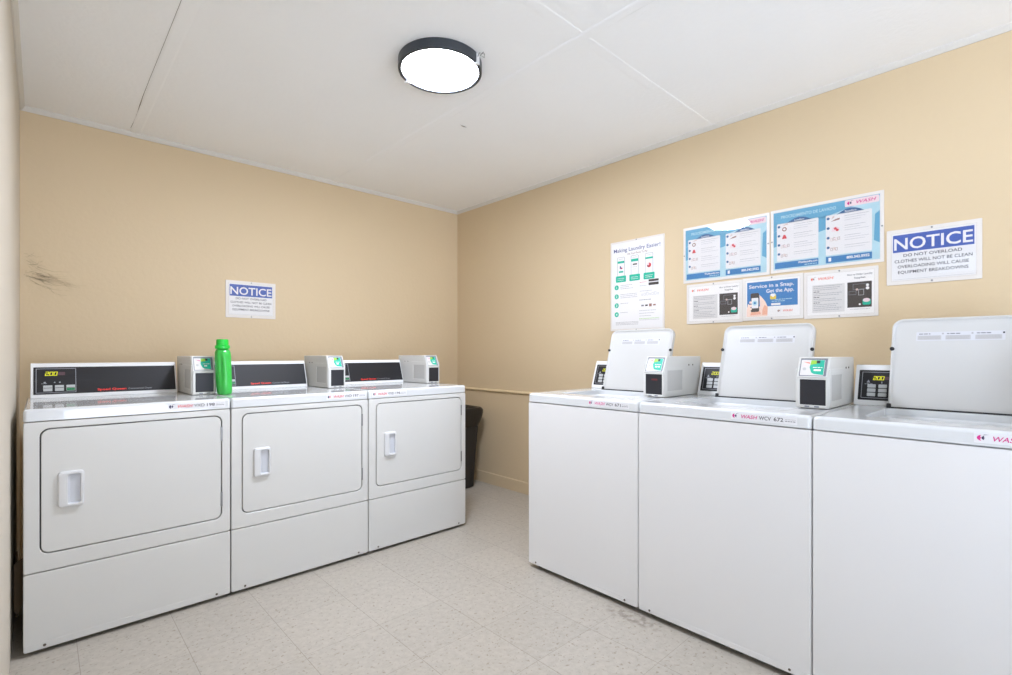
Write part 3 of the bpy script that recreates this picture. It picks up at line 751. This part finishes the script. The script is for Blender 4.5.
big_poster('right one of the two large blue laundry instruction posters on the right wall', .959, 1.536)

def small_card(label, a, w_):
    t, M, w, h = sign('instruction_sign', label, 'sign', 'right', a, 1.290, w_, .232, .016)
    m, M = sheet(w, h, M, 'paper')
    wash(m, M, w*.05, h*.86, h*.065, 'logo_orange', 'logo_orange', 'icon_brown', 1, w=w*.24)
    m.text('How to Order Laundry', w*.80, h*.90, h*.04, 'ink_dark', M, 1, 'c', bold=.01, w=w*.36); m.text('Supplies', w*.80, h*.82, h*.04, 'ink_dark', M, 1, 'c', bold=.01, w=w*.16)
    m.rect(w*.08, w*.58, h*.06, h*.74, 'paper_grey', M, 1)
    for q in range(14):
        y = h*(.70-.045*q); head = q in (3, 6, 9)
        m.dashes(w*.10, w*(.20 if head else .54-.03*(q % 4)), y, .003, 'ink_dark' if head else 'ink_grey', M, 2, q)
    m.rect(w*.62, w*.97, h*.14, h*.74, 'board_dark', M, 1)
    m.outline(w*.70, w*.90, h*.56, h*.69, .002, 'ink_mid', M, 2); m.outline(w*.64, w*.75, h*.44, h*.53, .002, 'ink_mid', M, 2); m.outline(w*.78, w*.86, h*.42, h*.56, .002, 'ink_grey', M, 2)
    m.disc(w*.91, h*.65, .006, 'paper', M, 3); m.disc(w*.91, h*.58, .007, 'paper', M, 3); m.disc(w*.76, h*.56, .005, 'icon_tan', M, 3)
    m.rr(w*.84, w*.955, h*.19, h*.33, .006, 'teal', M, 2); m.poly(ellipse(w*.895, h*.30, .014, .009, 16), 'pale_pink', M, 3); m.disc(w*.80, h*.21, .004, 'paper', M, 2)
    m.dashes(w*.66, w*.94, h*.09, .003, 'ink_pale', M, 1, 8)
    m.build('printed_sheet', t)
small_card('small white instruction card below the left blue poster, left of the app card', 1.425, .322)
small_card('small white instruction card below the right blue poster, right of the app card', .803, .305)

# the app card
t, M, w, h = sign('app_sign', 'small blue card reading Service in a Snap, between two white cards', 'sign', 'right', 1.102, 1.294, .297, .230, .016)
m, M = sheet(w, h, M, 'paper')
m.rect(w*.03, w*.965, h*.28, h*.955, 'snap_blue', M, 1)
m.text('Service in a Snap.', w*.90, h*.79, h*.095, 'label_white', M, 2, 'r', bold=.015, w=w*.83)
m.text('Get the App.', w*.90, h*.645, h*.095, 'label_white', M, 2, 'r', bold=.015, w=w*.50)
m.rr(w*.47, w*.58, h*.46, h*.575, .006, 'yellow_badge', M, 2); m.poly([(w*.47, h*.57), (w*.525, h*.52), (w*.58, h*.57), (w*.56, h*.61), (w*.49, h*.61)], 'paper', M, 3)
m.dashes(w*.56, w*.88, h*.44, .0035, 'poster_sky', M, 2, 1); m.dashes(w*.50, w*.74, h*.395, .0035, 'poster_sky', M, 2, 2)
m.rr(w*.49, w*.66, h*.30, h*.355, .003, 'paper', M, 2); m.dashes(w*.70, w*.86, h*.32, .003, 'poster_deep', M, 2, 4)
# hand holding a phone
m.poly([(w*.02, h*.02), (w*.42, h*.02), (w*.43, h*.26), (w*.38, h*.42), (w*.30, h*.56), (w*.27, h*.60), (w*.28, h*.30), (w*.10, h*.14), (w*.09, h*.34), (w*.05, h*.38), (w*.02, h*.20)], 'skin_light', M, 3)
m.poly([(w*.09, h*.06), (w*.30, h*.08), (w*.28, h*.16), (w*.12, h*.20)], 'skin', M, 4); m.poly([(w*.32, h*.06), (w*.42, h*.06), (w*.425, h*.26), (w*.37, h*.33), (w*.33, h*.22)], 'skin', M, 4)
m.rr(w*.10, w*.265, h*.15, h*.66, .008, 'board_dark', M, 5); m.rr(w*.118, w*.25, h*.25, h*.53, .003, 'label_white', M, 6); m.disc(w*.183, h*.39, .013, 'poster_sky', M, 7); m.disc(w*.183, h*.39, .006, 'poster_deep', M, 8)
for q in range(3): m.rr(w*.075, w*.125, h*(.20+.09*q), h*(.265+.09*q), .006, 'skin_light', M, 7)
wash(m, M, w*.60, h*.12, h*.055, 'logo_orange', 'icon_brown', 'icon_brown', 2, w=w*.17)
m.build('printed_sheet', t)

# the tall white poster
t, M, w, h = sign('app_instructions_sign', 'tall white poster reading Making Laundry Easier with green circles', 'poster', 'right', 1.966, 1.266, .396, .592, .012, cover=False)
m, M = sheet(w, h, M, 'label_white')
m.text('Making Laundry Easier!', w/2, h*.895, h*.042, 'title_navy', M, 1, 'c', bold=.008, w=w*.92)
m.text('Use Your Phone To Pay', w*.52, h*.852, h*.022, 'icon_brown', M, 1, 'c', bold=.005, w=w*.40)
for q, u in enumerate((.19, .47, .75)):
    u0, u1 = w*(u-.075), w*(u+.075)
    m.rr(u0, u1, h*.60, h*.835, .006, 'ink_mid', M, 1); m.rr(u0+.002, u1-.002, h*.603, h*.832, .005, 'label_white', M, 2)
    m.rect(u0+.002, u1-.002, h*(.765, .765, .77)[q], h*(.790, .795, .79)[q], 'teal', M, 3); m.dashes(u0+.012, u1-.012, h*.81, .0025, 'ink_grey', M, 3, q)
    if q == 0: m.poly([(u0+.018, h*.70), (u0+.032, h*.70), (u0+.028, h*.73), (u0+.02, h*.735)], 'title_navy', M, 3); m.disc(u0+.034, h*.705, .006, 'icon_red', M, 3); m.rect(u0+.012, u1-.010, h*.655, h*.675, 'teal', M, 3)
    if q == 1: m.rect(u0+.014, u1-.010, h*.725, h*.74, 'board_dark', M, 3); m.dashes(u0+.012, u1-.012, h*.70, .003, 'ink_grey', M, 3, 4); m.dashes(u0+.012, u1-.016, h*.675, .003, 'ink_pale', M, 3, 5)
    if q == 2: m.disc(w*u, h*.70, .015, 'icon_red', M, 3); m.disc(w*u-.007, h*.71, .008, 'pale_pink', M, 4); m.disc(w*u-.008, h*.690, .005, 'board_dark', M, 4)
    m.rr(w*(u-.105), w*(u+.105), h*.545, h*.618, .005, 'teal', M, 4)
    for j in range(2): m.dashes(w*(u-.07), w*(u+.07), h*(.585-.02*j), .003, 'label_white', M, 5, j+q)
for q in range(4):
    y = h*(.485-.105*q); m.disc(w*.10, y, .0165, 'teal', M, 1); m.text(str(q+1), w*.10, y-.0085, .017, 'label_white', M, 2, 'c', bold=.02)
    for j in range((3, 3, 1, 1)[q]): m.dashes(w*.18, w*((.42, .36, .44)[j] if q == 0 else (.52 if q == 1 else .34)), y+.010-j*.011, .0032, 'ink_grey', M, 1, q*3+j)
for y0, y1 in ((.475, .505), (.515, .54)): m.rr(w*.74, w*.93, h*y0, h*y1, .002, 'board_dark', M, 1)
m.dashes(w*.57, w*.70, h*.515, .003, 'icon_red', M, 1, 1); m.dashes(w*.57, w*.70, h*.475, .003, 'ink_grey', M, 1, 2); m.dashes(w*.57, w*.80, h*.415, .003, 'ink_grey', M, 1, 3)
for j in range(7): m.outline(w*(.60+.05*j), w*(.635+.05*j), h*.365, h*(.385+.008*(j % 3)), .0015, 'ink_grey', M, 1)
m.dashes(w*.56, w*.80, h*.315, .0035, 'ink_mid', M, 1, 4)
for j in range(4): m.rect(w*(.60+.075*j), w*(.65+.075*j), h*(.245 if j != 2 else .238), h*(.262 if j != 2 else .27), ('ink_mid', 'board_dark', 'icon_brown', 'icon_brown')[j], M, 1)
for j, y in enumerate((.195, .165, .135, .105)): m.dashes(w*.56, w*(.88, .86, .80, .94)[j], h*y, .003, 'ink_grey' if j < 3 else 'lime', M, 1, j)
m.dashes(w*.56, w*.94, h*.09, .003, 'ink_pale', M, 1, 7)
for j in range(3): m.dashes(w*.08, w*.54, h*(.075-.014*j), .003, 'ink_grey', M, 1, 9+j)
m.build('printed_sheet', t)

# ------------------------------------------------------------------ light: the ceiling lamp, and daylight through the window and two added openings
def portal(name, loc, rot, sx, sy):
    l = bpy.data.lights.new(name, 'AREA'); l.shape = 'RECTANGLE'; l.size = sx; l.size_y = sy; l.cycles.is_portal = True
    o = bpy.data.objects.new(name, l); C.objects.link(o); o.location = loc; o.rotation_euler = rot
portal('added_front_portal', ((DX0+DX1)/2, YF-.11, DZ/2), (R(90), 0, 0), DX1-DX0, DZ)
portal('added_side_portal', (XL-.11, (LY0+LY1)/2, LZ/2), (0, R(-90), 0), LZ, LY1-LY0)
portal('window_portal', (XL-.11, (WY0+WY1)/2, (WZ0+WZ1)/2), (0, R(-90), 0), WZ1-WZ0, WY1-WY0)
wd_ = bpy.data.worlds.new('daylight'); bpy.context.scene.world = wd_; wd_.use_nodes = True
nt = wd_.node_tree; bg = nt.nodes['Background']
tc = nt.nodes.new('ShaderNodeTexCoord'); sx = nt.nodes.new('ShaderNodeSeparateXYZ'); nt.links.new(tc.outputs['Generated'], sx.inputs[0])
mr = nt.nodes.new('ShaderNodeMapRange'); mr.interpolation_type = 'SMOOTHSTEP'
mr.inputs['From Min'].default_value = -.06; mr.inputs['From Max'].default_value = .10; nt.links.new(sx.outputs[2], mr.inputs['Value'])
mx = nt.nodes.new('ShaderNodeMix'); mx.data_type = 'RGBA'
UP_FILL, SKY = 14.0, 2.4          # bright lower half added to throw light up at the ceiling; open sky
mx.inputs['A'].default_value = (.70*UP_FILL, .80*UP_FILL, .99*UP_FILL, 1); mx.inputs['B'].default_value = (.62*SKY, .78*SKY, 1.0*SKY, 1)
nt.links.new(mr.outputs[0], mx.inputs['Factor']); nt.links.new(mx.outputs['Result'], bg.inputs[0]); bg.inputs[1].default_value = 1.0

# ------------------------------------------------------------------ camera
cam = bpy.data.cameras.new('camera'); co = bpy.data.objects.new('camera', cam); C.objects.link(co)
cam.sensor_width = 36; cam.lens = 497.2/1012*36; cam.shift_y = (353.14-337.5)/1012; cam.clip_start = .01
th = .8183
co.location = (0, 0, 1.1182); co.rotation_euler = (R(90), 0, -(math.pi/2-th))
bpy.context.scene.camera = co
sc = bpy.context.scene
sc.view_settings.view_transform = 'Standard'; sc.view_settings.look = 'None'; sc.view_settings.gamma = 1; sc.view_settings.use_curve_mapping = False
sc.view_settings.exposure = 0.12
sc.cycles.max_bounces = 10; sc.cycles.diffuse_bounces = 6
